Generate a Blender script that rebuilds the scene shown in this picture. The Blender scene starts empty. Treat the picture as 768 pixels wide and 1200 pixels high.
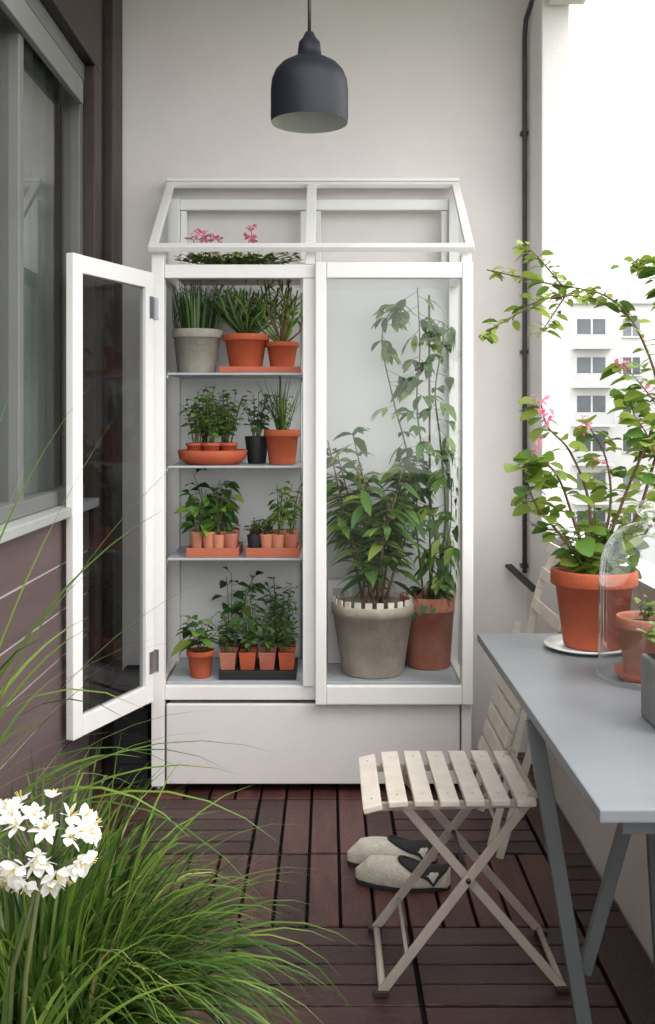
import bpy, bmesh, math, random
from mathutils import Vector, Matrix
random.seed(7)
R = random.random
def U(a,b): return a+(b-a)*random.random()
sc = bpy.context.scene

# ------------------------------------------------------------ materials
def newmat(name):
    m = bpy.data.materials.new(name); m.use_nodes=True
    nt=m.node_tree; nt.nodes.clear()
    out=nt.nodes.new('ShaderNodeOutputMaterial')
    return m,nt,out
def pmat(name,col,rough=0.5,var=0.12,scale=8,bump=0.0,bscale=60,metal=0.0,island=0.0,col2=None,spec=0.5,stretch=None):
    m,nt,out=newmat(name); N=nt.nodes; L=nt.links
    p=N.new('ShaderNodeBsdfPrincipled'); L.new(p.outputs[0],out.inputs[0])
    p.inputs['Roughness'].default_value=rough; p.inputs['Metallic'].default_value=metal
    p.inputs['Specular IOR Level'].default_value=spec
    tc=N.new('ShaderNodeTexCoord'); mp=N.new('ShaderNodeMapping'); L.new(tc.outputs['Object'],mp.inputs[0])
    if stretch: mp.inputs['Scale'].default_value=stretch
    nz=N.new('ShaderNodeTexNoise'); nz.inputs['Scale'].default_value=scale; nz.inputs['Detail'].default_value=4
    nz.inputs['Roughness'].default_value=0.6
    L.new(mp.outputs[0],nz.inputs['Vector'])
    mx=N.new('ShaderNodeMix'); mx.data_type='RGBA'
    c2 = col2 if col2 else tuple(c*(1-var*2.2) for c in col)
    mx.inputs[6].default_value=(*col,1); mx.inputs[7].default_value=(*c2,1)
    rp=N.new('ShaderNodeMapRange'); rp.inputs[1].default_value=0.35; rp.inputs[2].default_value=0.7
    L.new(nz.outputs[0],rp.inputs[0]); L.new(rp.outputs[0],mx.inputs[0])
    last=mx.outputs[2]
    if island>0:
        g=N.new('ShaderNodeNewGeometry'); h=N.new('ShaderNodeHueSaturation')
        r2=N.new('ShaderNodeMapRange'); r2.inputs[3].default_value=1-island; r2.inputs[4].default_value=1+island
        L.new(g.outputs['Random Per Island'],r2.inputs[0]); L.new(r2.outputs[0],h.inputs['Value'])
        L.new(last,h.inputs['Color']); last=h.outputs[0]
    L.new(last,p.inputs['Base Color'])
    if bump>0:
        n2=N.new('ShaderNodeTexNoise'); n2.inputs['Scale'].default_value=bscale; n2.inputs['Detail'].default_value=3
        L.new(mp.outputs[0],n2.inputs['Vector'])
        bp=N.new('ShaderNodeBump'); bp.inputs['Strength'].default_value=bump; bp.inputs['Distance'].default_value=0.01
        L.new(n2.outputs[0],bp.inputs['Height']); L.new(bp.outputs[0],p.inputs['Normal'])
    return m
def leafmat(name,c1,c2,trans=0.35,rough=0.45):
    m,nt,out=newmat(name); N=nt.nodes; L=nt.links
    g=N.new('ShaderNodeNewGeometry'); mx=N.new('ShaderNodeMix'); mx.data_type='RGBA'
    mx.inputs[6].default_value=(*c1,1); mx.inputs[7].default_value=(*c2,1)
    L.new(g.outputs['Random Per Island'],mx.inputs[0])
    p=N.new('ShaderNodeBsdfPrincipled'); p.inputs['Roughness'].default_value=rough
    p.inputs['Specular IOR Level'].default_value=0.35
    L.new(mx.outputs[2],p.inputs['Base Color'])
    t=N.new('ShaderNodeBsdfTranslucent')
    h=N.new('ShaderNodeHueSaturation'); h.inputs['Value'].default_value=1.6; h.inputs['Hue'].default_value=0.48
    L.new(mx.outputs[2],h.inputs['Color']); L.new(h.outputs[0],t.inputs[0])
    ms=N.new('ShaderNodeMixShader'); ms.inputs[0].default_value=trans
    L.new(p.outputs[0],ms.inputs[1]); L.new(t.outputs[0],ms.inputs[2]); L.new(ms.outputs[0],out.inputs[0])
    return m
def glassmat(name,tint=(1,1,1),base=0.04,edge=.7,power=4.0):
    # thin pane: see-through with a symmetric grazing reflection
    m,nt,out=newmat(name); N=nt.nodes; L=nt.links
    tr=N.new('ShaderNodeBsdfTransparent'); tr.inputs[0].default_value=(*tint,1)
    gl=N.new('ShaderNodeBsdfGlossy'); gl.inputs['Roughness'].default_value=0.015; gl.inputs[0].default_value=(.95,.95,.95,1)
    lw=N.new('ShaderNodeLayerWeight'); lw.inputs['Blend'].default_value=.5
    pw=N.new('ShaderNodeMath'); pw.operation='POWER'; pw.inputs[1].default_value=power; L.new(lw.outputs['Facing'],pw.inputs[0])
    ma=N.new('ShaderNodeMath'); ma.operation='MULTIPLY_ADD'; ma.inputs[1].default_value=edge; ma.inputs[2].default_value=base
    L.new(pw.outputs[0],ma.inputs[0])
    ms=N.new('ShaderNodeMixShader'); L.new(ma.outputs[0],ms.inputs[0]); L.new(tr.outputs[0],ms.inputs[1]); L.new(gl.outputs[0],ms.inputs[2])
    L.new(ms.outputs[0],out.inputs[0])
    return m

M={}
M['wall']=pmat('plaster_wall',(.82,.782,.765),.85,.03,2.5,.15,120)
M['pier']=pmat('pier_paint',(.84,.82,.81),.8,.03,2,.12,90)
M['ceil']=pmat('ceiling_paint',(.78,.77,.76),.9,.02,3)
M['white']=pmat('white_painted_wood',(.86,.855,.84),.38,.02,5,.06,50)
M['panel']=pmat('white_back_panel',(.76,.775,.78),.5,.03,3)
M['drawer']=pmat('drawer_paint',(.80,.77,.765),.45,.02,4,.04,40)
M['shelf']=pmat('grey_metal_shelf',(.42,.45,.49),.35,.06,6)
M['metal']=pmat('steel',(.5,.52,.55),.3,.05,9,metal=.9)
M['darkmetal']=pmat('dark_metal',(.04,.035,.035),.45,.1,9)
M['pipe']=pmat('brown_pipe_paint',(.07,.06,.058),.5,.1,9)
M['brown']=pmat('dark_brown_frame',(.026,.014,.012),.45,.2,7,.1,60)
M['brown2']=pmat('mid_brown_frame',(.045,.026,.023),.5,.2,7,.1,60)
M['siding']=pmat('mauve_siding',(.125,.085,.085),.55,.1,5,.15,50,island=.12,stretch=(1,.2,3))
M['gap']=pmat('siding_gap',(.55,.50,.48),.7,.1,5)
M['sill']=pmat('grey_sill',(.36,.375,.37),.5,.06,5)
M['cassette']=pmat('grey_blind_cassette',(.20,.205,.20),.5,.06,5)
M['winframe']=pmat('grey_window_frame',(.15,.155,.15),.45,.06,5)
M['curtain']=pmat('grey_curtain',(.24,.255,.245),.9,.12,4)
M['backing']=pmat('backing_wall_grey',(.25,.25,.25),.9,.1,2)
M['deck']=pmat('deck_slat_wood',(.095,.036,.029),.40,.2,9,.3,70,island=.5,col2=(.045,.019,.018),stretch=(4,.6,4))
M['deckx']=pmat('deck_slat_wood_cross',(.080,.036,.034),.36,.2,9,.3,70,island=.4,col2=(.042,.021,.021),stretch=(.6,4,4))
M['under']=pmat('deck_base',(.004,.0035,.0035),.9,.1,5)
M['terra']=pmat('terracotta',(.47,.098,.036),.75,.1,14,.15,80,col2=(.37,.075,.03))
M['terra2']=pmat('aged_terracotta',(.38,.11,.065),.8,.1,9,.2,70,col2=(.44,.22,.15))
M['peach']=pmat('peach_clay',(.56,.22,.13),.8,.1,12,.15,80)
M['traym']=pmat('tray_clay',(.46,.13,.07),.75,.08,9)
M['beige']=pmat('weathered_clay',(.42,.36,.29),.85,.12,11,.25,60,col2=(.29,.255,.21))
M['greypot']=pmat('grey_stone_pot',(.36,.34,.29),.85,.15,14,.25,60)
M['concrete']=pmat('grey_concrete',(.24,.24,.235),.85,.1,14,.2,60)
M['black']=pmat('black_plastic',(.013,.013,.015),.6,.1,9)
M['soil']=pmat('soil',(.035,.022,.015),.95,.3,60,.6,90)
M['table']=pmat('grey_table_paint',(.215,.23,.25),.42,.08,4,.04,50)
M['tleg']=pmat('grey_leg_paint',(.14,.16,.165),.45,.06,4)
M['cream']=pmat('cream_paint',(.76,.70,.62),.5,.07,14,.1,60,col2=(.64,.57,.49))
M['creamleg']=pmat('cream_leg_paint',(.48,.42,.36),.5,.08,14)
M['felt']=pmat('cream_felt',(.70,.66,.56),.95,.1,30,.4,150)
M['shoein']=pmat('dark_shoe_lining',(.03,.028,.03),.9,.1,30)
M['lamp']=pmat('slate_lamp_enamel',(.020,.023,.036),.48,.08,9,spec=.35)
M['lampin']=pmat('lamp_inner_white',(.65,.65,.64),.5,.02,9)
M['china']=pmat('white_china',(.8,.8,.79),.2,.02,9)
M['glass']=glassmat('clear_glass',(.97,.985,.985),.04,.5)
M['sideglass']=glassmat('side_glass',(.95,.975,.98),.04,.5)
M['doorglass']=glassmat('door_glass',(.60,.62,.63),.03,.34,4)  # dark tint stands in for a dark reflection in the pane
M['winglass']=glassmat('window_glass',(.8,.84,.83),.07,.55,3)
M['cloche']=glassmat('cloche_glass',(.95,.97,.965),.07,.9,2.2)
M['stem']=pmat('green_stem',(.10,.13,.035),.6,.15,20)
M['wood']=pmat('woody_stem',(.17,.10,.055),.8,.15,20)
M['lf_dark']=leafmat('leaf_dark',(.022,.065,.018),(.06,.15,.035),.22)
M['lf_mid']=leafmat('leaf_mid',(.040,.11,.02),(.12,.25,.045),.3)
M['lf_lime']=leafmat('leaf_lime',(.12,.22,.03),(.32,.42,.09),.4)
M['lf_grey']=leafmat('leaf_greygreen',(.06,.10,.05),(.14,.20,.10),.2)
M['lf_purple']=leafmat('leaf_purple',(.05,.012,.02),(.10,.03,.035),.2)
M['gr_a']=leafmat('grass_blade',(.05,.12,.018),(.20,.31,.055),.35,.35)
M['gr_b']=leafmat('grass_blade_dark',(.014,.042,.009),(.055,.12,.02),.25,.35)
M['gr_y']=leafmat('grass_blade_dry',(.35,.31,.13),(.5,.42,.2),.3,.5)
M['pink']=leafmat('pink_petal',(.72,.12,.25),(.88,.42,.50),.35)
M['petal']=leafmat('white_petal',(.82,.82,.80),(.90,.90,.87),.25)
M['yellow']=pmat('stamen_yellow',(.7,.55,.15),.7,.1,9)

# ------------------------------------------------------------ builder
class B:
    def __init__(s,name,clamp=None):
        s.name=name; s.v=[]; s.f=[]; s.mi=[]; s.sm=[]; s.mats=[]; s.clamp=clamp
    def m(s,key):
        if key not in s.mats: s.mats.append(key)
        return s.mats.index(key)
    def add(s,vs,fs,key,smooth=False):
        o=len(s.v); k=s.m(key)
        for p in vs:
            p=Vector(p)
            if s.clamp:
                c=s.clamp
                p.x=min(max(p.x,c[0]),c[1]); p.y=min(max(p.y,c[2]),c[3])
            s.v.append(p)
        for f in fs:
            s.f.append([i+o for i in f]); s.mi.append(k); s.sm.append(smooth)
    def obox(s,c,ax,h,key,bev=0.003):
        bm=bmesh.new(); bmesh.ops.create_cube(bm,size=2)
        for v in bm.verts: v.co=Vector((v.co.x*h[0],v.co.y*h[1],v.co.z*h[2]))
        if bev>0:
            bmesh.ops.bevel(bm,geom=list(bm.edges),offset=min(bev,min(h)*0.6),segments=2,affect='EDGES',profile=.6)
        bm.verts.index_update()
        vs=[Vector(c)+ax[0]*v.co.x+ax[1]*v.co.y+ax[2]*v.co.z for v in bm.verts]
        s.add(vs,[[v.index for v in f.verts] for f in bm.faces],key)
        bm.free()
    def box(s,x0,x1,y0,y1,z0,z1,key,bev=0.003):
        s.obox(((x0+x1)/2,(y0+y1)/2,(z0+z1)/2),(Vector((1,0,0)),Vector((0,1,0)),Vector((0,0,1))),
               (abs(x1-x0)/2,abs(y1-y0)/2,abs(z1-z0)/2),key,bev)
    def quad(s,a,b_,c,d,key): s.add([a,b_,c,d],[[0,1,2,3]],key)
    def bar(s,p0,p1,w,t,key,up=(0,0,1),bev=0.003):
        p0=Vector(p0);p1=Vector(p1); d=(p1-p0); L=d.length; d.normalize()
        up=Vector(up); side=d.cross(up).normalized(); u=side.cross(d).normalized()
        s.obox((p0+p1)/2,(d,side,u),(L/2,w/2,t/2),key,bev)
    def lathe(s,prof,c,key,seg=36,smooth=True,rot=0):
        c=Vector(c); vs=[];fs=[]
        n=len(prof)
        for i in range(seg):
            a=2*math.pi*i/seg+rot
            for (r,z) in prof:
                vs.append(c+Vector((math.cos(a)*r,math.sin(a)*r,z)))
        for i in range(seg):
            j=(i+1)%seg
            for k in range(n-1):
                fs.append([i*n+k,j*n+k,j*n+k+1,i*n+k+1])
        s.add(vs,fs,key,smooth)
    def tube(s,pts,r,key,seg=7,r1=None):
        pts=[Vector(p) for p in pts]; n=len(pts); vs=[];fs=[]
        r1=r if r1 is None else r1
        for i,p in enumerate(pts):
            d=(pts[min(i+1,n-1)]-pts[max(i-1,0)]).normalized()
            a=d.orthogonal().normalized() if i==0 else (pa-d*pa.dot(d)).normalized()
            pa=a; b=d.cross(a); rr=r+(r1-r)*i/max(n-1,1)
            for k in range(seg):
                t=2*math.pi*k/seg
                vs.append(p+(a*math.cos(t)+b*math.sin(t))*rr)
        for i in range(n-1):
            for k in range(seg):
                k2=(k+1)%seg
                fs.append([i*seg+k,i*seg+k2,(i+1)*seg+k2,(i+1)*seg+k])
        fs.append(list(range(seg))[::-1]); fs.append([(n-1)*seg+k for k in range(seg)])
        s.add(vs,fs,key,True)
    def leaf(s,p,d,L,W,key,droop=.3,fold=.25,round_=False):
        p=Vector(p); d=Vector(d).normalized()
        side=d.cross(Vector((0,0,1)))
        if side.length<.05: side=Vector((1,0,0))
        side.normalize(); up=side.cross(d).normalized()
        roll=U(-.7,.7); side=(side*math.cos(roll)+up*math.sin(roll)); up=side.cross(d).normalized()
        ts=[(.0,.06),(.22,.62),(.5,1.),(.78,.7),(1.,.04)] if not round_ else [(.0,.25),(.2,.85),(.5,1.05),(.8,.8),(1.,.2)]
        vs=[];fs=[]
        for t,w in ts:
            c=p+d*(L*t)+Vector((0,0,-1))*(droop*L*t*t)
            hw=W*.5*w
            vs+= [c-side*hw+up*(fold*hw), c, c+side*hw+up*(fold*hw)]
        for i in range(len(ts)-1):
            a=i*3
            fs+=[[a,a+1,a+4,a+3],[a+1,a+2,a+5,a+4]]
        s.add(vs,fs,key,True)
    def blade(s,p,d,L,W,key,g=.12,seg=9):
        p=Vector(p); d=Vector(d).normalized(); vs=[];fs=[]
        st=L/seg
        side=Vector((-d.y,d.x,0)); side=side.normalized() if side.length>.02 else Vector((1,0,0))
        tw=U(-.6,.6)
        for i in range(seg+1):
            t=i/seg; w=W*.5*min(1,(1-t)*2.2+.03)*(.6+.4*min(1,t*5))
            sd=(side*math.cos(tw*t)+d.cross(side)*math.sin(tw*t))
            vs+=[p-sd*w,p+sd*w]
            p=p+d*st; d=(d+Vector((0,0,-1))*g*(0.5+1.4*t)).normalized()
        for i in range(seg): fs.append([2*i,2*i+1,2*i+3,2*i+2])
        s.add(vs,fs,key,True)
    def done(s,parent=None,origin=None):
        me=bpy.data.meshes.new(s.name)
        o=Vector(origin) if origin else (sum(s.v,Vector())/max(1,len(s.v)))
        me.from_pydata([v-o for v in s.v],[],s.f)
        for k in s.mats: me.materials.append(M[k])
        me.polygons.foreach_set('material_index',s.mi); me.polygons.foreach_set('use_smooth',s.sm)
        me.update()
        ob=bpy.data.objects.new(s.name,me); sc.collection.objects.link(ob); ob.location=o
        if parent:
            ob.parent=parent; ob.matrix_parent_inverse=Matrix.Translation(-parent.location)
        return ob
def empty(name,loc):
    e=bpy.data.objects.new(name,None); e.location=loc; sc.collection.objects.link(e); e.empty_display_size=.1
    return e

def pot(b,x,y,z,r,h,key='terra',taper=.68,rim=True,soil=True,seg=40,rot=0):
    rb=r*taper
    if rim:
        rh=h*.2
        rr=rb+(r*.93-rb)*.82
        prof=[(0,0),(rb*.96,0),(rb,.004),(rr,h-rh),(r*.985,h-rh+.001),(r,h-rh+.004),(r,h-.004),(r*.98,h),(r*.9,h),(r*.87,h-.006),(r*.84,h*.86)]
    else:
        prof=[(0,0),(rb*.96,0),(rb,.004),(r,h-.004),(r*.985,h),(r*.93,h),(r*.91,h-.005),(r*.88,h*.85)]
    b.lathe(prof,(x,y,z),key,seg,seg>6,rot)
    if soil: b.lathe([(0,h*.89),(r*.5,h*.885),(r*.87,h*.86)],(x,y,z),'soil',max(seg//2,4),True,rot)
def saucer(b,x,y,z,r,h,key='terra'):
    b.lathe([(0,0),(r*.85,0),(r,h),(r*.95,h),(r*.82,h*.3),(0,h*.3)],(x,y,z),key,36)
def bush(b,x,y,z,n,H,S,per,L,W,keys,droop=.4,t0=.3,sy=.7,stemkey='stem',sr=.0025,rnd=False,upleaf=.4,pet=0.0):
    for i in range(n):
        a=U(0,2*math.pi); sp=S*math.sqrt(R()); h=H*U(.65,1.0)*(1-.25*sp/max(S,1e-4))
        ex=math.cos(a)*sp; ey=math.sin(a)*sp*sy
        p0=Vector((x+ex*.2,y+ey*.2,z)); p3=Vector((x+ex,y+ey,z+h))
        p1=p0+Vector((ex*.05+U(-.01,.01),ey*.05,h*.4)); pts=[]
        for k in range(7):
            t=k/6
            q=p0*(1-t)**2+p1*2*t*(1-t)+p3*t*t
            pts.append(q+Vector((U(-1,1),U(-1,1),0))*.004)
        b.tube(pts,sr,stemkey,5,sr*.4)
        for j in range(per):
            t=t0+(1-t0)*(j+R())/per
            k=min(5,int(t*6)); q=pts[k].lerp(pts[k+1],t*6-k)
            aa=U(0,2*math.pi)
            d=Vector((math.cos(aa),math.sin(aa)*sy,U(-.2,upleaf)+ (t>.93)*.6))
            if pet>0:
                q2=q+d.normalized()*pet; b.tube([q,q2],sr*.4,stemkey,4); q=q2
            s_=U(.65,1.1)*(1-.25*t)
            b.leaf(q,d,L*s_,W*s_,random.choice(keys),droop,round_=rnd)
def vine(b,pts,n,L,W,keys,r0=.004,lob=3,stem='stem',droop=.6):
    P=[Vector(p) for p in pts]; Q=[]
    for i in range(len(P)-1):
        p0=P[max(i-1,0)];p1=P[i];p2=P[i+1];p3=P[min(i+2,len(P)-1)]
        for k in range(6):
            t=k/6; Q.append(.5*((2*p1)+(p2-p0)*t+(2*p0-5*p1+4*p2-p3)*t*t+(3*p1-p0-3*p2+p3)*t**3))
    Q.append(P[-1]); b.tube(Q,r0,stem,6,r0*.35)
    for j in range(n):
        t=(j+R())/n*(len(Q)-1.01); k=int(t); q=Q[k].lerp(Q[k+1],t-k)
        a=U(0,6.28); d=Vector((math.cos(a),math.sin(a)*.7,U(-.4,.5))).normalized()
        if lob>1:
            q2=q+d*U(.03,.06)+Vector((0,0,-.012)); b.tube([q,q2],.001,stem,4)
            for l in range(lob):
                aa=(l-(lob-1)/2)*.8; dd=Vector((d.x*math.cos(aa)-d.y*math.sin(aa),d.x*math.sin(aa)+d.y*math.cos(aa),d.z-.2))
                s_=U(.7,1.15); b.leaf(q2-d*.01*abs(l-1),dd,L*s_,W*s_,random.choice(keys),droop)
        else:
            q2=q+d*U(.005,.02); b.tube([q,q2],.0008,stem,4)
            s_=U(.5,1.15); b.leaf(q2,d,L*s_,W*s_,random.choice(keys),.3,round_=True)
    return Q

# ------------------------------------------------------------ setting
b=B('ground'); M['ground']=pmat('city_ground',(.12,.14,.09),.95,.2,.02)
b.add([(-900,-300,-15),(1200,-300,-15),(1200,1800,-15),(-900,1800,-15)],[[0,1,2,3]],'ground'); b.done(origin=(0,0,-15))
M['bldg']=pmat('white_render',(.66,.655,.65),.9,.04,.3)  # far facade colours lightened to stand in for haze
M['bldg2']=pmat('pale_render',(.55,.55,.55),.9,.04,.3)
M['bwin']=pmat('window_pane_far',(.13,.15,.17),.25,.15,.6,island=.6)
M['hill']=pmat('distant_hill',(.38,.40,.41),1,.08,.01)  # faint grey, haze put into the colour
M['balc']=pmat('balcony_front',(.50,.505,.51),.8,.04,.5)
def block(name,x0,x1,y0,y1,z1,fl=3.0,bay=3.6,key='bldg'):
    b=B(name); b.box(x0,x1,y0,y1,-15,z1,key,.0)
    b.box(x0-.4,x1+.4,y0-.4,y1+.4,z1,z1+.5,'bldg2',.05)
    b.box(x0+4,x0+8,y0+4,y0+8,z1+.5,z1+2.8,key,.05)
    z=z1-2.6
    while z>-14:
        x=x0+1.0; k=0
        while x+2.4<x1:
            w=1.3 if k%3 else 2.2
            b.box(x,x+w,y0-.05,y0+.1,z+.1,z+1.45,'bwin',.0)
            b.box(x-.1,x+w+.1,y0-.16,y0,z-.05,z+.1,'bldg2',.0)
            b.box(x+w*.48,x+w*.54,y0-.09,y0+.1,z+.1,z+1.45,'bldg',.0)
            if k%3==0:
                b.box(x-.4,x+w+.4,y0-1.3,y0-.0,z-.95,z-.8,key,.0)
                b.box(x-.4,x+w+.4,y0-1.3,y0-1.2,z-.8,z+.15,'balc',.0)
            x+=bay; k+=1
        y=y0+1.2
        while y+1.6<y1:
            b.box(x0-.05,x0+.1,y,y+1.4,z+.1,z+1.6,'bwin',.0); y+=bay
        z-=fl
    return b.done()
block('apartment_building',18.5,26.5,80,94,10.2)
block('apartment_building',27.4,52,74,90,8.2)
block('apartment_building',60,95,95,120,12)
block('apartment_building',34,50,150,170,14,key='bldg2')
block('apartment_building',40,64,20,40,6)
b=B('distant_hills'); vs=[];fs=[];n=80
for i in range(n):
    a=math.radians(-30+150*i/(n-1)); rr=1100
    h=45+18*math.sin(i*.23)+9*math.sin(i*.71+1)+5*math.sin(i*1.7)
    vs+=[(math.sin(a)*rr,math.cos(a)*rr,-15),(math.sin(a)*(rr+200),math.cos(a)*(rr+200),h-15)]
for i in range(n-1): fs.append([2*i,2*i+2,2*i+3,2*i+1])
b.add(vs,fs,'hill',True); b.done()

YB=4.0; XL=-.81; XR=.78; YN=-.6; ZC=3.02; XO=.883; YP=3.73; YC=2.35
b=B('back_wall'); b.box(XL-.6,XO,YB,YB+.2,-.2,ZC+.2,'wall',0); b.done()
b=B('side_pier'); b.box(XR,XO-.001,YP,YB-.001,.90,ZC,'pier',.006); b.done()
b=B('parapet_wall'); b.box(XR,XO,YN,YB-.001,-.2,.885,'wall',.004)
b.box(XR-.012,XO+.012,YN,YP-.005,.887,.90,'metal',.003)
b.box(XL,XR,YN-.12,YN,-.2,.885,'wall',.004); b.done()
b=B('ceiling'); b.box(XL-.6,1.0,YC,YB+.2,ZC+.002,ZC+.2,'ceil',.004)  # near part left off so more sky light gets in
b.box(.80,.93,3.5,3.72,2.80,2.88,'pier',.004)
b.done()
b=B('drain_pipe')
b.tube([(.764,3.968,.70),(.764,3.968,1.5),(.764,3.968,2.3),(.764,3.968,2.78),(.766,3.95,2.84),(.774,3.88,2.88),(.80,3.7,2.91)],.009,'pipe',12)
for z in (.72,1.55,2.4): b.box(.750,.7785,3.966,4.0,z,z+.014,'pipe',.002)
b.done()
b=B('rail_bracket'); b.bar((.70,3.97,.73),(.772,3.80,.66),.03,.012,'darkmetal'); b.done()

# deck
b=B('deck_floor')
b.box(XL,XR,YN,YB,-.06,-.030,'under',0)
T=.44
rows=[(3.5,3.996)]; y=3.5
while y>YN: rows.append((y-T,y)); y-=T
cols=[(-.808,-.67),(-.67,-.23),(-.23,.21),(.21,.65),(.65,.778)]
for ri,(ya,yb) in enumerate(rows):
    for ci,(xa,xb) in enumerate(cols):
        vert = ri in (0,2) if ci==2 else ((ri+ci)%2==1)
        if ci==2: vert = ri!=3
        if ci==3: vert = ri in (0,2)
        g=.006
        if vert:
            n=max(1,round((xb-xa)/.088)); w=(xb-xa)/n
            for k in range(n):
                b.box(xa+k*w+g*.75,xa+(k+1)*w-g*.75,ya+g,yb-g,-.024,U(-.0025,.0),'deck',.003)
        else:
            n=max(1,round((yb-ya)/.088)); w=(yb-ya)/n
            for k in range(n):
                b.box(xa+g,xb-g,ya+k*w+g*.75,ya+(k+1)*w-g*.75,-.024,U(-.0025,.0),'deckx',.003)
b.done()

# left facade
b=B('siding_wall')
b.box(XL-.12,XL-.006,YN,3.48,-.05,1.0,'gap',0)
z=.008
while z<.98:
    z2=min(z+.133,.998)
    b.box(XL-.0065,XL+.0,YN,3.478,z,z2,'siding',.0015); z+=.1415
b.done()
b=B('window_sill'); b.box(XL-.13,XL+.035,YN,3.478,1.001,1.03,'sill',.004); b.done()
e=empty('balcony_window',(XL,2.0,1.7))
b=B('outer_frame')
b.box(XL-.10,XL+.02,3.482,3.58,0,2.5,'brown2',.004)
b.box(XL-.10,XL+.0,3.584,3.72,0,ZC,'brown',.004)
b.box(XL-.10,XL+.03,3.724,3.83,0,ZC,'brown2',.004)
b.box(XL-.10,XL+.01,3.834,3.998,0,ZC,'brown',.004)
b.box(XL-.10,XL+.02,YN,3.58,2.502,ZC,'brown',.004)
b.done(e)
b=B('sash_frame')
for ya,yb in ((3.43,3.478),(2.76,2.80),(1.75,1.82),(.8,.87),(YN,YN+.07)):
    b.box(XL-.075,XL-.02,ya,yb,1.031,2.44,'winframe',.004)
b.box(XL-.078,XL-.015,YN,3.478,2.441,2.50,'winframe',.004)
b.box(XL-.078,XL-.015,YN,3.478,1.0315,1.075,'winframe',.004)
b.box(XL-.02,XL+.0,YN,3.40,2.34,2.42,'cassette',.01)
b.done(e)
b=B('pane'); b.quad((XL-.05,YN,1.05),(XL-.05,3.44,1.05),(XL-.05,3.44,2.46),(XL-.05,YN,2.46),'winglass'); b.done(e)
b=B('curtain'); vs=[];fs=[]; n=500
for i in range(n):
    y=YN+ (3.47-YN)*i/(n-1); x=XL-.13+.012*math.sin(y*42+math.sin(y*9)*1.5)
    vs+=[(x,y,1.0),(x+.004*math.sin(y*20),y,2.5)]
for i in range(n-1): fs.append([2*i,2*i+1,2*i+3,2*i+2])
b.add(vs,fs,'curtain',True); b.done(e)
b=B('unseen_backing_wall'); b.box(XL-.60,XL-.55,YN-.1,YB,-.2,ZC,'backing',0); b.box(XL-.55,XL-.101,YN-.1,YN,-.2,ZC,'backing',0)  # unseen backing and top, added to keep sky light out behind the curtain
b.box(XL-.60,XL-.101,YN-.1,YC-.002,ZC-.1,ZC,'backing',0); b.done()
b=B('storage_crate')
b.box(-.765,-.635,3.62,3.93,.002,.33,'black',.008); b.box(-.772,-.628,3.612,3.938,.331,.352,'black',.006)
for z in (.08,.14,.20,.26): b.box(-.755,-.645,3.614,3.619,z,z+.03,'black',.002)
b.done()

# ------------------------------------------------------------ greenhouse cabinet
CX0,CX1=-.612,.500; CY0,CY1=3.555,3.965
cab=empty('greenhouse_cabinet',(-.055,3.75,0))
b=B('frame')
w=.045
b.box(CX0,CX0+w,CY0,CY0+w,0.02,1.872,'white'); b.box(CX1-.035,CX1,CY0,CY0+w,0.02,1.872,'white')
b.box(CX0,CX0+w,CY1-w,CY1,0.02,2.14,'white'); b.box(CX1-.035,CX1,CY1-w,CY1,0.02,2.14,'white')
for x in (CX0+.022,CX1-.018):
    for y in (CY0+.022,CY1-.022): b.lathe([(0,0),(.014,0),(.014,.02),(0,.02)],(x,y,0),'metal',14)
b.box(CX0+w+.001,CX1-.036,CY0+.002,CY0+.04,1.787,1.834,'white')
b.box(CX0+w+.001,CX1-.036,CY0+.012,CY0+.04,.318,.366,'white')
b.box(-.086,-.036,CY0+.003,CY0+.035,.367,1.786,'white')
b.box(-.078,-.045,CY0+.004,CY0+.03,1.835,1.872,'white')
b.box(-.075,-.045,CY1-.03,CY1-.013,.376,1.85,'white')
for x0,x1 in ((CX0+.004,CX0+.034),(CX1-.031,CX1-.004)):
    b.box(x0,x1,CY0+w+.001,CY1-w-.001,1.80,1.855,'white'); b.box(x0,x1,CY0+w+.001,CY1-w-.001,.32,.372,'white')
b.box(CX0+.046,CX1-.036,CY1-.012,CY1-.004,.376,1.80,'panel',0)
b.box(CX0+.046,CX1-.036,CY0+.045,CY1-.013,.352,.374,'shelf',.002)
b.box(CX0+.046,CX1-.036,CY1-.03,CY1-.0,2.10,2.14,'white')
b.done(cab)
b=B('side_panes')
for x in (CX0+.017,CX1-.017): b.quad((x,CY0+w,.37),(x,CY1-w,.37),(x,CY1-w,1.80),(x,CY0+w,1.80),'sideglass')
b.done(cab)
b=B('side_base_panels')
b.box(CX0+.012,CX0+.024,CY0+w,CY1-w,.03,.318,'drawer',.001); b.box(CX1-.024,CX1-.012,CY0+w,CY1-w,.03,.318,'drawer',.001)
b.done(cab)
b=B('drawer'); b.box(CX0+.052,CX1-.040,CY0+.004,CY0+.026,.028,.305,'drawer',.004)
b.box(CX0+.056,CX1-.044,CY0+.028,CY1-.02,.04,.30,'drawer',.002); b.done(cab)
b=B('shelves')
for z in (1.452,1.124,.799):
    b.box(CX0+.048,-.082,CY0+.05,CY1-.02,z,z+.008,'shelf',.002)
    for y in (CY0+.055,CY1-.03): b.box(CX0+.036,CX0+.05,y,y+.02,z-.012,z-.001,'metal',.001)
b.quad((CX0+.048,CY0+.05,1.795),(CX1-.04,CY0+.05,1.795),(CX1-.04,CY1-.02,1.795),(CX0+.048,CY1-.02,1.795),'sideglass')
b.tube([(-.10,3.93,.38),(-.10,3.93,1.78)],.004,'metal',8)
b.done(cab)
b=B('closed_door')
dx0,dx1,dz0,dz1=-.042,.502,.312,1.838; y0,y1=CY0-.030,CY0-.002; fw=.038
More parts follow.
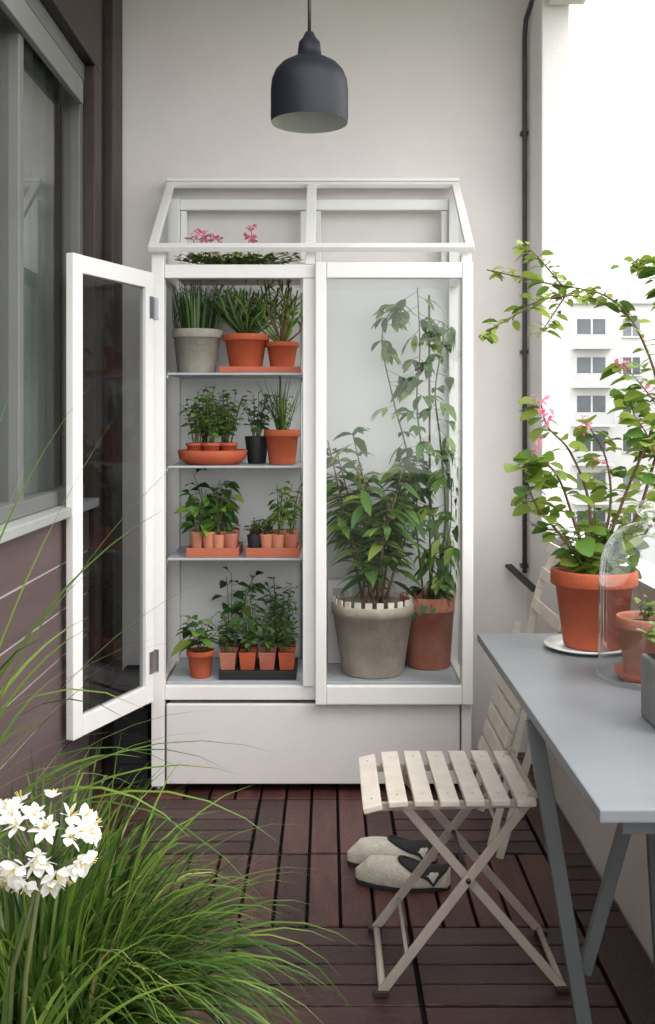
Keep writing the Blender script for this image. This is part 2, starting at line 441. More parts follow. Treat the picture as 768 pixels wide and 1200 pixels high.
b.box(dx0,dx0+fw,y0,y1,dz0,dz1,'white',.004); b.box(dx1-fw,dx1,y0,y1,dz0,dz1,'white',.004)
b.box(dx0+fw+.0005,dx1-fw-.0005,y0+.001,y1-.001,dz1-.055,dz1-.0005,'white',.004)
b.box(dx0+fw+.0005,dx1-fw-.0005,y0+.001,y1-.001,dz0+.0005,dz0+.065,'white',.004)
ym=y0+.014
b.quad((dx0+.03,ym,dz0+.05),(dx1-.03,ym,dz0+.05),(dx1-.03,ym,dz1-.04),(dx0+.03,ym,dz1-.04),'glass')
b.done(cab)
b=B('open_door')
H0=Vector((-.612,3.540,0)); H1=Vector((-.782,3.105,0)); u=(H1-H0).normalized(); nn=Vector((u.y,-u.x,0)); zz=Vector((0,0,1)); Ld=(H1-H0).length
def dbar(a0,a1,z0,z1,key='white',t=.014,bev=.004):
    c=H0+u*((a0+a1)/2)+zz*((z0+z1)/2); b.obox(c,(u,nn,zz),((a1-a0)/2,t,(z1-z0)/2),key,bev)
sw=.05
dbar(0,sw,.322,1.802); dbar(Ld-sw,Ld,.322,1.802)
dbar(sw+.0005,Ld-sw-.0005,1.745,1.8015,t=.0135); dbar(sw+.0005,Ld-sw-.0005,.3225,.385,t=.0135)
p_=H0+u*(sw-.01); q_=H0+u*(Ld-sw+.01)
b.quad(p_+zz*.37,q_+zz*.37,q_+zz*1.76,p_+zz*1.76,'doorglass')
for z in (1.65,.43):
    c=Vector((-.612,3.548,z+.03)); b.tube([c-zz*.04,c+zz*.04],.006,'metal',10)
    b.box(-.608,-.585,3.550,3.5545,z-.008,z+.068,'metal',.001)
    b.obox(H0+u*.018+zz*(z+.03)+nn*.0155,(u,nn,zz),(.014,.002,.038),'metal',.001)
    b.obox(H0+u*.018+zz*(z+.03)-nn*.0155,(u,nn,zz),(.014,.002,.038),'metal',.001)
b.done(cab)
b=B('roof')
E=Vector((0,CY0-.035,1.880)); G=Vector((0,3.945,2.205)); sl=(G-E); Ls=sl.length; sl.normalize(); rn=Vector((0,-sl.z,sl.y))
X=Vector((1,0,0))
def rb(x0,x1,a0,a1,key='white',t=.010,off=0,bev=.003):
    c=E+sl*((a0+a1)/2)+X*((x0+x1)/2)+rn*off; b.obox(c,(X,sl,rn),((x1-x0)/2,(a1-a0)/2,t),key,bev)
rx0,rx1=CX0-.006,CX1+.006
rb(rx0,rx1,0,.030)
rb(rx0,rx0+.030,.0305,Ls-.025); rb(rx1-.030,rx1,.0305,Ls-.025); rb(rx0,rx1,Ls-.0245,Ls)
mx=-.060; rb(mx-.018,mx+.018,.0305,Ls-.025)
a0_,a1_=E+sl*.02,E+sl*(Ls-.02)
b.quad((rx0+.02,a0_.y,a0_.z),(rx1-.02,a0_.y,a0_.z),(rx1-.02,a1_.y,a1_.z),(rx0+.02,a1_.y,a1_.z),'glass')
b.box(CX0+.046,CX1-.036,CY1-.02,CY1-.003,1.86,1.895,'white')
for x in (CX0+.047,mx-.045,mx+.012,CX1-.062): b.box(x,x+.022,CY1-.022,CY1-.005,1.896,2.099,'white')
for x in (CX0+.012,CX1-.012):
    b.add([(x,CY0+.01,1.868),(x,CY1,1.868),(x,CY1-.02,2.17)],[[0,1,2]],'sideglass')
b.box(rx0,rx1,3.925,3.99,2.209,2.222,'white',.003)
b.done(cab)

# ------------------------------------------------------------ pendant lamp
b=B('pendant_lamp')
b.lathe([(.112,2.165),(.1135,2.18),(.1135,2.26),(.110,2.29),(.100,2.315),(.082,2.335),(.055,2.35),(.036,2.356),(.034,2.375),(.031,2.40),(.020,2.413),(.012,2.43),(.0,2.435)],(-.053,3.0,0),'lamp',56)
b.lathe([(.112,2.165),(.1095,2.166),(.1105,2.26),(.107,2.288),(.097,2.312),(.080,2.33),(.0,2.345)],(-.053,3.0,0),'lampin',56)
b.tube([(-.053,3.0,2.43),(-.053,3.0,2.52),(-.0545,3.0,2.7),(-.053,3.0,ZC)],.0052,'darkmetal',8)
b.lathe([(0,-.02),(.03,-.02),(.04,0)],(-.053,3.0,ZC),'lamp',24)
b.lathe([(0,2.225),(.022,2.228),(.03,2.25),(.026,2.28),(.014,2.30),(.014,2.34)],(-.053,3.0,0),'china',24)
b.done()

# ------------------------------------------------------------ cabinet contents
CL=(-.56,-.09,3.58,3.945)
S1=1.461
b=B('potted_rosemary',CL); pot(b,-.478,3.74,S1,.095,.160,'greypot',.72)
for i in range(220):
    a=U(0,6.28); r_=.085*math.sqrt(R()); p=Vector((-.478+math.cos(a)*r_,3.74+math.sin(a)*r_*.8,S1+.14))
    d=Vector((math.cos(a)*r_*4.5,math.sin(a)*r_*2,1)); b.blade(p,d,U(.12,.22),.006,random.choice(['lf_mid','lf_grey','lf_dark']),.03,5)
    for k in range(2):
        q=p+d.normalized()*U(.04,.17); b.leaf(q,(U(-1,1),U(-1,1),1),.03,.005,random.choice(['lf_mid','lf_grey']))
b.done()
b=B('terracotta_tray',CL); b.box(-.385,-.095,3.62,3.88,S1-.0005,S1+.022,'traym',.004); b.done()
b=B('potted_aloe',CL); pot(b,-.298,3.74,S1+.023,.085,.120,'terra',.7)
for i in range(42):
    a=U(0,6.28); d=Vector((math.cos(a),math.sin(a)*.6,U(.7,1.6))).normalized()
    p=Vector((-.298,3.74,S1+.13)); q=p+d*U(.05,.11)+Vector((U(-.03,.03),0,0)); e2=q+(d+Vector((U(-.7,.9),U(-.3,.3),.4))).normalized()*U(.06,.13)
    b.tube([p,q,e2],.0055,random.choice(['stem','lf_mid','lf_grey']),6,.003)
    for k in range(7):
        b.leaf(q.lerp(e2,R()),(U(-1,1),U(-1,1),U(.3,1.2)),U(.03,.06),.009,random.choice(['lf_mid','lf_lime','lf_grey']),.0)
b.done()
b=B('potted_succulent',CL); pot(b,-.165,3.73,S1+.023,.062,.092,'terra',.7)
for i in range(22):
    p=Vector((-.165,3.73,S1+.10)); e2=p+Vector((U(-.10,.08),U(-.05,.05),U(.1,.24)))
    m_=p.lerp(e2,.5)+Vector((U(-.02,.03),0,0)); b.tube([p,m_,e2],.005,random.choice(['stem','lf_lime','wood']),6,.003)
    for k in range(8): b.leaf(m_.lerp(e2,R()),(U(-1,1),U(-1,1),U(.2,1.2)),U(.025,.05),.009,random.choice(['lf_mid','lf_lime']),0)
b.done()
S2=1.133
b=B('terracotta_bowl_of_seedlings',CL)
b.lathe([(0,0),(.095,0),(.12,.02),(.128,.05),(.122,.052),(.11,.02),(0,.015)],(-.418,3.73,S2),'terra',40)
for (dx,dy) in ((-.06,-.03),(0,-.05),(.06,-.025),(-.035,.05),(.04,.05)):
    pot(b,-.418+dx,3.73+dy,S2+.018,.034,.06,random.choice(['terra','terra2']),.7,seg=20)
    bush(b,-.418+dx,3.73+dy,S2+.07,8,.24,.07,12,.042,.02,['lf_mid','lf_dark','lf_mid','lf_lime'],.3,sy=.8)
b.done()
b=B('potted_herb',CL); pot(b,-.165,3.72,S2,.066,.125,'terra',.72)
for i in range(46):
    a=U(0,6.28); b.blade((-.165+U(-.02,.02),3.72+U(-.02,.02),S2+.11),(math.cos(a)*.5,math.sin(a)*.3,1),U(.14,.25),.005,random.choice(['lf_grey','lf_mid','lf_lime']),.05,6)
b.tube([(-.175,3.72,S2+.11),(-.172,3.72,S2+.32)],.003,'wood',6)
bush(b,-.165,3.72,S2+.11,6,.19,.07,7,.04,.018,['lf_grey','lf_mid'])
b.done()
b=B('potted_basil',CL); pot(b,-.262,3.80,S2,.045,.10,'black',.75,rim=False)
bush(b,-.262,3.80,S2+.09,9,.21,.07,10,.045,.022,['lf_dark','lf_mid'],.3); b.done()
S3=.808
for nm,x0,x1 in (('seedling_tray',-.50,-.315),('seedling_tray',-.29,-.10)):
    b=B(nm,CL); b.box(x0,x1,3.62,3.82,S3,S3+.006,'traym',.001)
    for (a_,b_,c_,d_) in ((x0,x1,3.62,3.628),(x0,x1,3.812,3.82)): b.box(a_,b_,c_,d_,S3+.006,S3+.032,'traym',.002)
    b.box(x0,x0+.008,3.629,3.811,S3+.006,S3+.0315,'traym',.002); b.box(x1-.008,x1,3.629,3.811,S3+.006,S3+.0315,'traym',.002)
    n=4
    for k in range(n):
        for y in (3.665,3.75):
            x=x0+.03+(x1-x0-.06)*k/(n-1)+U(-.004,.004)
            pk='peach' if (k+int(y*100))%3 else 'terra2'
            if x>-.29 and k==0: pk='black'
            pot(b,x,y,S3+.007,U(.024,.028),U(.068,.08),pk,.75,rim=False,seg=16)
            if x<-.3:
                if k in(0,2): bush(b,x,y,S3+.07,3,.21,.05,5,.07,.048,['lf_mid','lf_dark','lf_lime'],.5,pet=.015)
                else: bush(b,x,y,S3+.07,3,.08,.03,4,.03,.018,['lf_mid'],.3)
            else:
                if k>=2: bush(b,x,y,S3+.07,3,.24,.05,6,.055,.035,['lf_mid','lf_lime'],.4,pet=.012)
                else: bush(b,x,y,S3+.07,5,.07,.035,6,.028,.018,['lf_mid','lf_purple','lf_dark'],.3)
    b.done()
b=B('potted_bean_plant',CL); pot(b,-.44,3.88,S3,.04,.09,'black',.8,rim=False)
bush(b,-.44,3.88,S3+.08,6,.25,.09,5,.085,.055,['lf_dark','lf_mid'],.5,pet=.02); b.done()
S4=.375
b=B('potted_bean_plant',CL); pot(b,-.455,3.67,S4,.05,.095,'terra',.72)
bush(b,-.455,3.67,S4+.08,6,.19,.075,5,.078,.052,['lf_mid','lf_dark','lf_lime'],.5,pet=.015); b.done()
b=B('planting_tray',CL)
b.box(-.385,-.11,3.62,3.82,S4,S4+.03,'black',.003)
for i in range(4):
    for j in range(2):
        x=-.355+i*.07; y=3.665+j*.09
        pot(b,x,y,S4+.03,.042,.062,'terra' if (i)%2==1 else 'terra2',.82,rim=False,seg=4,rot=math.pi/4)
        if i==1: bush(b,x,y,S4+.08,2,.34,.05,4,.06,.04,['lf_mid','lf_dark'],.5,t0=.5,pet=.02)
        bush(b,x,y,S4+.08,5,.17,.05,8,.04,.02,['lf_dark','lf_mid','lf_grey'],.3)
b.done()
b=B('potted_fern',CL); pot(b,-.18,3.86,S4,.06,.09,'black',.8)
bush(b,-.18,3.86,S4+.08,16,.28,.09,12,.045,.016,['lf_mid','lf_grey','lf_dark'],.3); b.done()
b=B('potted_seedling',CL); pot(b,-.36,3.88,S4,.05,.08,'black',.8)
bush(b,-.36,3.88,S4+.07,4,.36,.09,6,.07,.045,['lf_mid','lf_dark'],.5,t0=.5,pet=.02); b.done()
# top storey plants
b=B('flower_planter',(-.56,.46,3.60,3.93))
b.box(-.54,-.10,3.66,3.84,1.797,1.835,'terra2',.004)
bush(b,-.33,3.74,1.835,80,.085,.25,8,.035,.022,['lf_mid','lf_dark','lf_lime'],.3,sy=.3)
for (px,pz) in ((-.49,1.95),(-.46,1.965),(-.43,1.955),(-.40,1.95),(-.445,1.94),(-.28,1.985),(-.27,1.945),(-.29,1.95)):
    b.tube([(px,3.72,1.86),(px+.005,3.72,pz)],.0015,'stem',5)
    for k in range(12): b.leaf((px+U(-.016,.016),3.72+U(-.01,.01),pz+U(-.012,.014)),(U(-1,1),U(-1,1),U(-.4,1)),.017,.012,'pink',0,round_=True)
b.done()
# right half
CR=(-.02,.475,3.575,3.94)
b=B('potted_citrus_tree',CR)
px_,py_=.165,3.735
b.lathe([(0,0),(.108,0),(.112,.006),(.144,.215),(.150,.217),(.151,.25),(.146,.254),(.137,.254),(.134,.22),(0,.215)],(px_,py_,S4),'beige',48)
b.lathe([(0,.222),(.132,.22)],(px_,py_,S4),'soil',24)
for i in range(22):
    a=2*math.pi*i/22
    ca=Vector((math.cos(a),math.sin(a),0)); b.obox(Vector((px_,py_,S4+.258))+ca*.141,(Vector((-ca.y,ca.x,0)),ca,zz),(.012,.003,.016),'cream',.001)
for i in range(14):
    a=U(0,6.28)
    p=Vector((px_+U(-.05,.05),py_+U(-.05,.05),S4+.22)); top=p+Vector((math.cos(a)*.15,math.sin(a)*.09,U(.36,.66)))
    mid=p.lerp(top,.5)+Vector((U(-.02,.02),U(-.02,.02),.05))
    b.tube([p,p.lerp(mid,.5),mid,mid.lerp(top,.5),top],.005,'wood',6,.002)
    for j in range(34):
        t=U(.22,1); q=mid.lerp(top,(t-.5)*2) if t>.5 else p.lerp(mid,t*2)
        aa=U(0,6.28); b.leaf(q,(math.cos(aa),math.sin(aa)*.6,U(-.3,.7)),U(.07,.12),U(.026,.042),random.choice(['lf_mid','lf_dark','lf_mid','lf_mid','lf_lime']),.5)
b.done()
b=B('potted_climbing_tomato',(-.02,.47,3.585,3.94))
px_,py_=.378,3.83
pot(b,px_,py_,S4,.108,.265,'terra2',.74)
ks=['lf_mid','lf_mid','lf_lime','lf_dark']
vine(b,[(.37,3.83,.62),(.40,3.80,.85),(.36,3.78,1.1),(.33,3.78,1.35),(.34,3.77,1.55),(.33,3.76,1.78)],40,.062,.032,ks,.005)
vine(b,[(.39,3.83,.62),(.44,3.82,.9),(.42,3.80,1.2),(.40,3.8,1.4),(.43,3.78,1.62),(.41,3.78,1.66)],32,.062,.032,ks,.005)
vine(b,[(.36,3.83,.62),(.33,3.82,.9),(.30,3.8,1.15),(.24,3.78,1.38),(.20,3.76,1.60),(.26,3.76,1.72),(.32,3.76,1.68)],30,.058,.030,ks)
vine(b,[(.38,3.8,.62),(.43,3.76,.8),(.45,3.72,.95),(.44,3.7,1.15)],28,.058,.028,ks)
vine(b,[(.40,3.8,.62),(.45,3.76,.72),(.44,3.70,.85)],14,.07,.034,ks)
b.tube([(.385,3.84,.55),(.38,3.83,1.76)],.004,'wood',6)
b.done()
b=B('seed_box',CR); b.box(.0,.095,3.86,3.94,.60,.69,'drawer',.004); b.box(.02,.075,3.855,3.859,.63,.66,'shelf',.001)
b.box(.0,.095,3.86,3.94,.375,.598,'drawer',.004); b.done()

# ------------------------------------------------------------ table
b=B('balcony_table')
TX0,TX1,TY0,TY1,TZ=.388,.775,1.46,2.655,.742
b.box(TX0,TX1,TY0,TY1,TZ-.020,TZ,'table',.003)
b.box(TX0+.05,TX1-.02,TY0+.06,TY0+.08,TZ-.06,TZ-.0205,'tleg',.002); b.box(TX0+.05,TX1-.02,TY1-.08,TY1-.06,TZ-.06,TZ-.0205,'tleg',.002)
b.box(TX1-.02,TX1-.002,TY0+.02,TY1-.02,TZ-.07,TZ-.0205,'tleg',.002)
Y=2.0
b.box(TX0+.01,TX1-.03,Y-.03,Y+.03,TZ-.036,TZ-.0205,'tleg',.002)
b.bar((.402,Y,.71),(.520,Y,.0),.030,.022,'tleg',up=(0,1,0))
b.bar((.652,Y+.03,.71),(.508,Y+.03,.20),.026,.020,'tleg',up=(0,1,0))
b.bar((.652,Y+.10,.71),(.70,Y+.12,.0),.026,.020,'tleg',up=(0,1,0))
b.done()

# ------------------------------------------------------------ folding chair
b=B('folding_chair')
sx0,sx1,sy0,sy1,sz=.072,.472,2.275,2.62,.45
n=7; pitch=(sx1-sx0)/n
for i in range(n):
    x=sx0+pitch*(i+.5)
    zz_=sz-(.012 if i==0 else .003 if i==1 else 0)
    tilt=(-.25 if i==0 else -.06 if i==1 else U(-.015,.015))
    ax=(Vector((math.cos(tilt),0,-math.sin(tilt))),Vector((0,1,0)),Vector((math.sin(tilt),0,math.cos(tilt))))
    b.obox((x,(sy0+sy1)/2+U(-.004,.004),zz_-.007),ax,(.0215,(sy1-sy0)/2,.007),'cream',.003)
    for yy in (sy0+.045,sy1-.045):
        b.lathe([(0,.0012),(.003,.0008),(.0035,0)],(x,yy,zz_),'metal',8)
for y in (sy0+.045,sy1-.045):
    b.bar((sx0+.02,y,sz-.030),(sx1-.005,y,sz-.022),.012,.018,'creamleg',bev=.002)
def leg(p0,p1,w=.020,t=.011,key='creamleg'): b.bar(p0,p1,t,w,key,up=(-1,0,.01),bev=.002)
yn,yf=sy0+.028,sy1-.028
for y in (yn,yf):
    s_= 1 if y==yn else -1
    leg((.165,y+.018*s_,.432),(.535,y+.018*s_,.008))
    leg((.470,y,.462),(.120,y,.008))
    b.tube([(.316,y-.010*s_,.262),(.316,y+.032*s_,.262)],.006,'darkmetal',10)
b.tube([(.124,yn,.01),(.124,yf,.01)],.009,'creamleg',8)
b.tube([(.530,yn+.018,.018),(.530,yf-.018,.018)],.008,'creamleg',8)
b.tube([(.18,yn,.085),(.18,yf,.085)],.005,'creamleg',8)
b.tube([(.316,yn,.262),(.316,yf,.262)],.005,'darkmetal',8)
b.tube([(.465,yn,.455),(.465,yf,.455)],.006,'creamleg',8)
for (x,y) in ((.120,yn),(.120,yf),(.535,yn+.018),(.535,yf-.018)):
    b.box(x-.018,x+.018,y-.009,y+.009,0.0,.016,'darkmetal',.004)
b.done()
b=B('folding_chair')
def lean(t,off=0.,y=3.2):
    d=Vector((.25,0,.86)).normalized(); return Vector((.50,y,.02))+d*t+Vector((.86,0,-.25)).normalized()*-off
for y in (2.98,3.34):
    pts=[lean(0,0,y),lean(.45,.0,y),lean(.75,.02,y),lean(.90,.0,y)]
    for k in range(3): b.bar(pts[k],pts[k+1],.012,.022,'cream',up=(-1,0,.3),bev=.002)
    b.bar(lean(.02,.03,y+.015),lean(.62,.05,y+.015),.012,.02,'cream',up=(-1,0,.3),bev=.002)
dl=Vector((.25,0,.86)).normalized(); dn=Vector((-.86,0,.25)).normalized()
for t in (.70,.80,.885): b.obox(lean(t,.022,3.16),(Vector((0,1,0)),dl,dn),(.20,.018,.005),'cream',.002)
for k in range(7): b.obox(lean(.22+.055*k,.065,3.16),(Vector((0,1,0)),dl,dn),(.17,.021,.006),'cream',.002)
b.tube([lean(.05,0,2.98),lean(.05,0,3.34)],.006,'creamleg',8)
b.done()

# ------------------------------------------------------------ slippers
def slipper(x,y,ang,L=.265,W=.100):
    b=B('slipper'); c,s=math.cos(ang),math.sin(ang)
    def T(px,py,pz): return Vector((x+px*c-py*s,y+px*s+py*c,pz))
    n=26; m=24; vs=[];fs=[]
    def prof(t):
        w=W/2*(math.sin(math.pi*min(1,(t*.9+.08)))**.45)*(.80+.22*math.sin(math.pi*min(max((t-.15),0)/.85,1)))
        if t<=0.001 or t>=.999: w*=.25
        h=.044-.010*t if t<.35 else .0405+.020*math.sin(math.pi*(t-.35)/.75)
        if t>.85: h*=max(.35,1-(t-.85)*3.6)
        return w,h
    def surf(px,py):
        w,h=prof(min(1,max(0,(px+L/2)/L))); sa=math.sqrt(max(.0,1-min(1,(py/w)**2))); return .012+h*sa**.6
    for i in range(n+1):
        t=i/n; px=-L/2+L*t; w,h=prof(t)
        for k in range(m):
            a=2*math.pi*k/m; ca,sa=math.cos(a),math.sin(a)
            zz1=.012+h*max(0,sa)**.6 if sa>0 else .012*(1+sa)
            vs.append(T(px,w*ca,max(.002,zz1)))
    for i in range(n):
        for k in range(m):
            k2=(k+1)%m; fs.append([i*m+k,i*m+k2,(i+1)*m+k2,(i+1)*m+k])
    b.add(vs,fs,'felt',True)
    b.add([vs[k] for k in range(m)],[list(range(m))],'felt'); b.add([vs[n*m+k] for k in range(m)],[list(range(m))[::-1]],'felt')
    cen=-.058; layers=[]
    for f in (1,.66,.33):
        for k in range(28):
            a=2*math.pi*k/28; qx=cen+.068*f*math.cos(a); qy=.038*f*math.sin(a); layers.append(T(qx,qy,surf(qx,qy)+.0035))
    fs=[]
    for l in range(2):
        for k in range(28): fs.append([l*28+k,l*28+(k+1)%28,(l+1)*28+(k+1)%28,(l+1)*28+k])
    fs.append([56+k for k in range(28)])
    b.add(layers,fs,'shoein',True)
    ring=layers[:28]; b.tube([p+Vector((0,0,.001)) for p in ring+[ring[0],ring[1]]],.0045,'shoein',8)
    so=[]
    for k in range(40):
        a=2*math.pi*k/40; so.append((L/2*math.cos(a)*1.01,(W/2*1.04)*math.sin(a)*(1-.08*math.cos(a+3.1))))
    b.add([T(p[0],p[1],.001) for p in so]+[T(p[0],p[1],.010) for p in so],
          [[k,(k+1)%40,40+(k+1)%40,40+k] for k in range(40)]+[list(range(40,80))],'shoein')
    b.done()
slipper(.21,2.86,math.radians(170)); slipper(.19,3.00,math.radians(184))

# ------------------------------------------------------------ table objects
b=B('potted_geranium'); GX,GY=.645,2.48
b.lathe([(0,0),(.075,0),(.105,.010),(.103,.014),(.07,.006),(0,.006)],(GX-.015,GY,TZ),'china',40)
pot(b,GX,GY,TZ+.008,.103,.185,'terra',.70)
lk=['lf_lime','lf_lime','lf_lime','lf_mid']
GZ=.91
def st(pts,n,L,W,r0=.004,lob=1): return vine(b,pts,n,L,W,lk,r0,lob,'wood')
st([(GX,GY,GZ),(.72,2.47,1.12),(.79,2.45,1.33),(.745,2.43,1.49),(.66,2.41,1.585),(.52,2.40,1.615),(.37,2.38,1.645)],110,.034,.022,.004)
st([(.70,2.42,1.55),(.60,2.40,1.585),(.50,2.38,1.575),(.42,2.36,1.53),(.345,2.35,1.485)],64,.034,.020,.0025)
st([(.55,2.40,1.61),(.50,2.4,1.67),(.47,2.4,1.70)],24,.032,.019,.002)
st([(.56,2.40,1.59),(.52,2.4,1.53),(.50,2.4,1.50)],20,.032,.019,.002)
st([(GX,GY,GZ),(.56,2.47,1.02),(.50,2.45,1.09),(.47,2.43,1.16)],36,.052,.046)
st([(GX,GY,GZ),(.60,2.45,1.02),(.55,2.42,1.15),(.50,2.40,1.20),(.45,2.4,1.18)],44,.052,.046)
st([(GX,GY,GZ),(.63,2.47,1.10),(.58,2.45,1.22),(.52,2.42,1.28),(.505,2.42,1.335)],24,.045,.038)
st([(GX,GY,GZ),(.69,2.5,1.08),(.68,2.5,1.2),(.63,2.48,1.285)],38,.050,.044)
st([(GX,GY,GZ),(.75,2.5,1.05),(.80,2.5,1.2),(.86,2.48,1.4),(.83,2.45,1.56),(.78,2.43,1.68)],110,.042,.032,.005)
st([(GX,GY,GZ),(.74,2.45,1.0),(.78,2.40,1.1),(.76,2.38,1.22),(.72,2.38,1.3)],60,.050,.044)
st([(.79,2.45,1.33),(.74,2.42,1.38),(.69,2.4,1.43)],26,.042,.034,.002)
st([(.80,2.5,1.2),(.74,2.46,1.3),(.72,2.46,1.36)],30,.048,.040,.002)
st([(.80,2.5,1.2),(.88,2.46,1.3),(.9,2.46,1.42)],40,.048,.038,.003)
st([(.83,2.45,1.5),(.80,2.45,1.62),(.75,2.45,1.67),(.70,2.42,1.66)],36,.032,.022,.002)
bush(b,GX,GY,GZ-.02,14,.22,.13,8,.050,.045,['lf_lime','lf_mid','lf_lime'],.3,rnd=True,pet=.02)
for (fx,fy,fz,n) in ((.505,2.42,1.34,16),(.525,2.40,1.315,9),(.50,2.41,1.245,8),(.625,2.48,1.29,11),(.69,2.40,1.43,9),(.77,2.40,1.36,10),(.84,2.43,1.30,8),(.80,2.43,1.45,7),(.64,2.42,1.20,7)):
    for k in range(n):
        b.leaf((fx+U(-.014,.014),fy+U(-.012,.012),fz+U(-.022,.018)),(U(-1,1),U(-1,1),U(-1,.6)),U(.014,.026),.011,'pink',.3)
b.done(origin=(GX,GY,TZ))
b=B('glass_cloche'); CXc,CYc=.682,2.19
prof=[(.098,0),(.100,.004),(.100,.10),(.100,.18),(.099,.22),(.096,.25),(.088,.278),(.074,.302),(.055,.319),(.032,.330),(.013,.334),(.010,.345),(.020,.352),(.023,.365),(.014,.378),(0,.381)]
b.lathe(prof,(CXc,CYc,TZ+.002),'cloche',64)
b.lathe([(.1005,0),(.104,.003),(.1045,.008),(.1005,.012)],(CXc,CYc,TZ+.001),'cloche',56); b.done()
b=B('potted_seedling'); saucer(b,CXc,CYc,TZ+.001,.068,.018,'terra'); pot(b,CXc,CYc,TZ+.010,.064,.125,'terra2',.72)
bush(b,CXc,CYc,TZ+.125,5,.06,.03,4,.03,.02,['lf_mid','lf_lime'],.3); b.done()
b=B('potted_herb'); gx,gy=.648,1.86
b.box(gx-.062,gx+.062,gy-.06,gy+.06,TZ+.001,TZ+.118,'concrete',.006); b.box(gx-.052,gx+.052,gy-.05,gy+.05,TZ+.117,TZ+.1195,'soil',0)
bush(b,gx,gy,TZ+.115,30,.085,.078,9,.028,.022,['lf_lime','lf_mid'],.2,sy=1,rnd=True); b.done()

# ------------------------------------------------------------ foreground grasses
b=B('grass_planter'); pot(b,-.47,1.62,0.0,.19,.33,'concrete',.8,rim=False)
cx,cy,cz=-.47,1.62,.30
for i in range(1700):
    a=U(0,6.28); rr=.14*math.sqrt(R()); p=(cx+math.cos(a)*rr,cy+math.sin(a)*rr,cz)
    a2=a+U(-.6,.6); lean_=U(.1,1.2)
    d=Vector((math.cos(a2)*lean_,math.sin(a2)*lean_,1))
    L=U(.26,.47)*(1.18 if R()<.12 else 1)
    b.blade(p,d,L,U(.004,.0085),random.choices(['gr_a','gr_b','gr_y'],[.56,.41,.03])[0],U(.16,.32),9)
b.done(origin=(cx,cy,0))
b=B('white_agapanthus')
pot(b,-.40,1.28,0.0,.10,.40,'concrete',.85,rim=False)
fc=Vector((-.365,1.30,.775))
for s0 in ((-.39,1.28),(-.41,1.29)):
    b.tube([(s0[0],s0[1],.36),(s0[0]+.010,s0[1]+.01,.60),(fc.x,fc.y,fc.z-.06)],.0035,'stem',7)
def star(c,d,r):
    d=d.normalized(); a=d.orthogonal().normalized(); b2=d.cross(a); ph=U(0,1); op=U(.3,.9)
    for k in range(6):
        t=ph+k*math.pi/3; e=(a*math.cos(t)+b2*math.sin(t))
        b.leaf(c,e+d*op,r*U(.85,1.1),r*.62,'petal',.1,.15)
    for k in range(4):
        t=U(0,6.28); b.tube([c,c+d*r*.7+(a*math.cos(t)+b2*math.sin(t))*r*.25],.0006,'yellow',3)
for i in range(42):
    z_=U(-.85,1); a=U(0,6.28); q=math.sqrt(max(0,1-z_*z_)); d=Vector((math.cos(a)*q,math.sin(a)*q,z_))
    if d.y>.4: d.y*=-1
    tip=fc+Vector((d.x*.066,d.y*.055,d.z*.050-.01)); b.tube([fc-Vector((0,0,.055)),tip-d*.004],.0012,'stem',4)
    star(tip,d,U(.016,.023))
for i in range(34):
    a=U(0,6.28); b.blade((-.42,1.28,.36),(math.cos(a)*U(.2,.9),math.sin(a)*U(.2,.9)*.7,1),U(.22,.36),.012,'gr_a' if R()<.5 else 'gr_b',.15,9)
b.done()
b=B('spider_grass')
pot(b,-.68,1.62,0.0,.12,.50,'concrete',.85,rim=False)
for i in range(44):
    a=U(-1.4,1.4); ln=U(.15,.95)
    b.blade((-.68+U(-.05,.05),1.62+U(-.05,.05),.46),(math.cos(a)*ln,math.sin(a)*ln*.6,1),U(.40,.82),U(.006,.012),random.choices(['gr_a','gr_b','gr_y','lf_lime'],[.5,.2,.06,.24])[0],U(.06,.18),12)
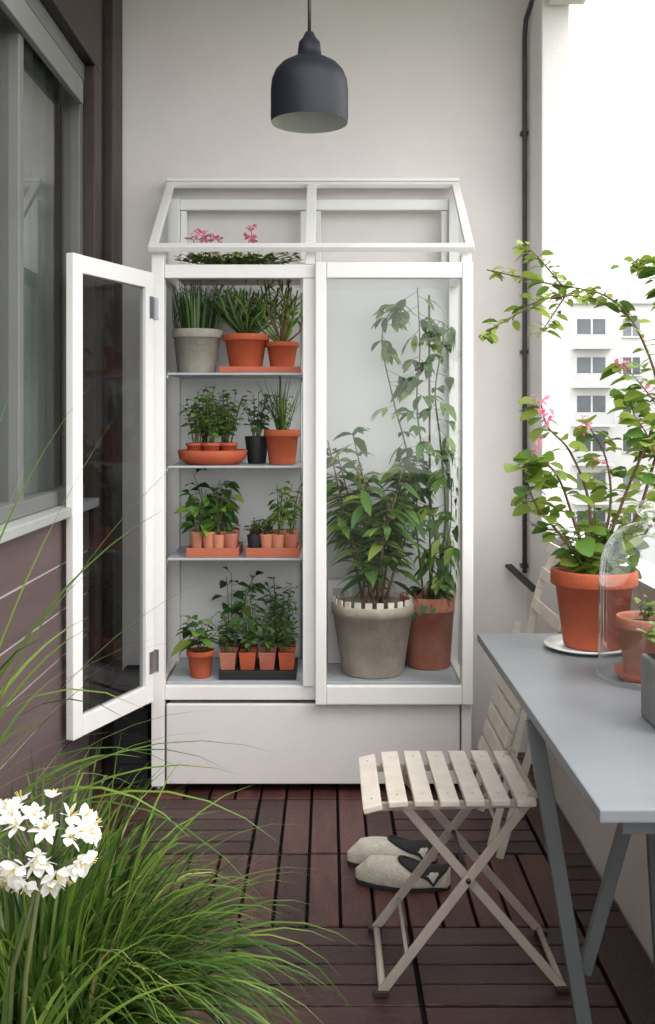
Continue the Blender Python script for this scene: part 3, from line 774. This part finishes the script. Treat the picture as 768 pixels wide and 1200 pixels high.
for (ex,ey,L_,g_,w_) in ((.28,.0,.92,.045,.012),(.20,.1,.88,.04,.010),(.40,-.1,.95,.05,.010),(.14,.0,.90,.05,.012),(.34,.12,.84,.07,.011),(.22,-.1,.98,.07,.009),(.5,.05,.80,.06,.009),(.10,.05,.80,.06,.012)):
    b.blade((-.68+U(-.03,.03),1.60,.46),(ex,ey,1),L_,w_,random.choice(['gr_a','lf_lime','gr_a']),g_,16)
b.done()

# ------------------------------------------------------------ light, world, camera
w=bpy.data.worlds.new('World'); sc.world=w; w.use_nodes=True; nt=w.node_tree; nt.nodes.clear()
out=nt.nodes.new('ShaderNodeOutputWorld'); bg=nt.nodes.new('ShaderNodeBackground'); sky=nt.nodes.new('ShaderNodeTexSky')
sky.sky_type='NISHITA'; sky.sun_disc=False; sky.sun_elevation=math.radians(48); sky.sun_rotation=math.radians(125)
sky.dust_density=4; sky.air_density=1; sky.ozone_density=1
mx=nt.nodes.new('ShaderNodeMix'); mx.data_type='RGBA'; mx.inputs[0].default_value=.8
mx.inputs[7].default_value=(25.5,25.1,24.8,1)
nt.links.new(sky.outputs[0],mx.inputs[6]); nt.links.new(mx.outputs[2],bg.inputs[0]); bg.inputs[1].default_value=.15
nt.links.new(bg.outputs[0],out.inputs[0])
sd=bpy.data.lights.new('sun','SUN'); sd.energy=1.1; sd.angle=math.radians(28); sd.color=(1,.95,.88)
so=bpy.data.objects.new('sun',sd); sc.collection.objects.link(so)
el=math.radians(48); az=math.radians(125)
sv=Vector((math.sin(az)*math.cos(el),math.cos(az)*math.cos(el),math.sin(el)))
so.rotation_euler=sv.to_track_quat('Z','Y').to_euler(); so.location=sv*20
cd=bpy.data.cameras.new('camera'); cam=bpy.data.objects.new('camera',cd); sc.collection.objects.link(cam)
cam.location=(0,0,1.3); cam.rotation_euler=(math.radians(90),0,0)
cd.sensor_width=36; cd.lens=36; cd.shift_y=-110/1200; cd.clip_start=.05; cd.clip_end=4000
sc.camera=cam
sc.view_settings.view_transform='Standard'; sc.view_settings.look='None'; sc.view_settings.exposure=0
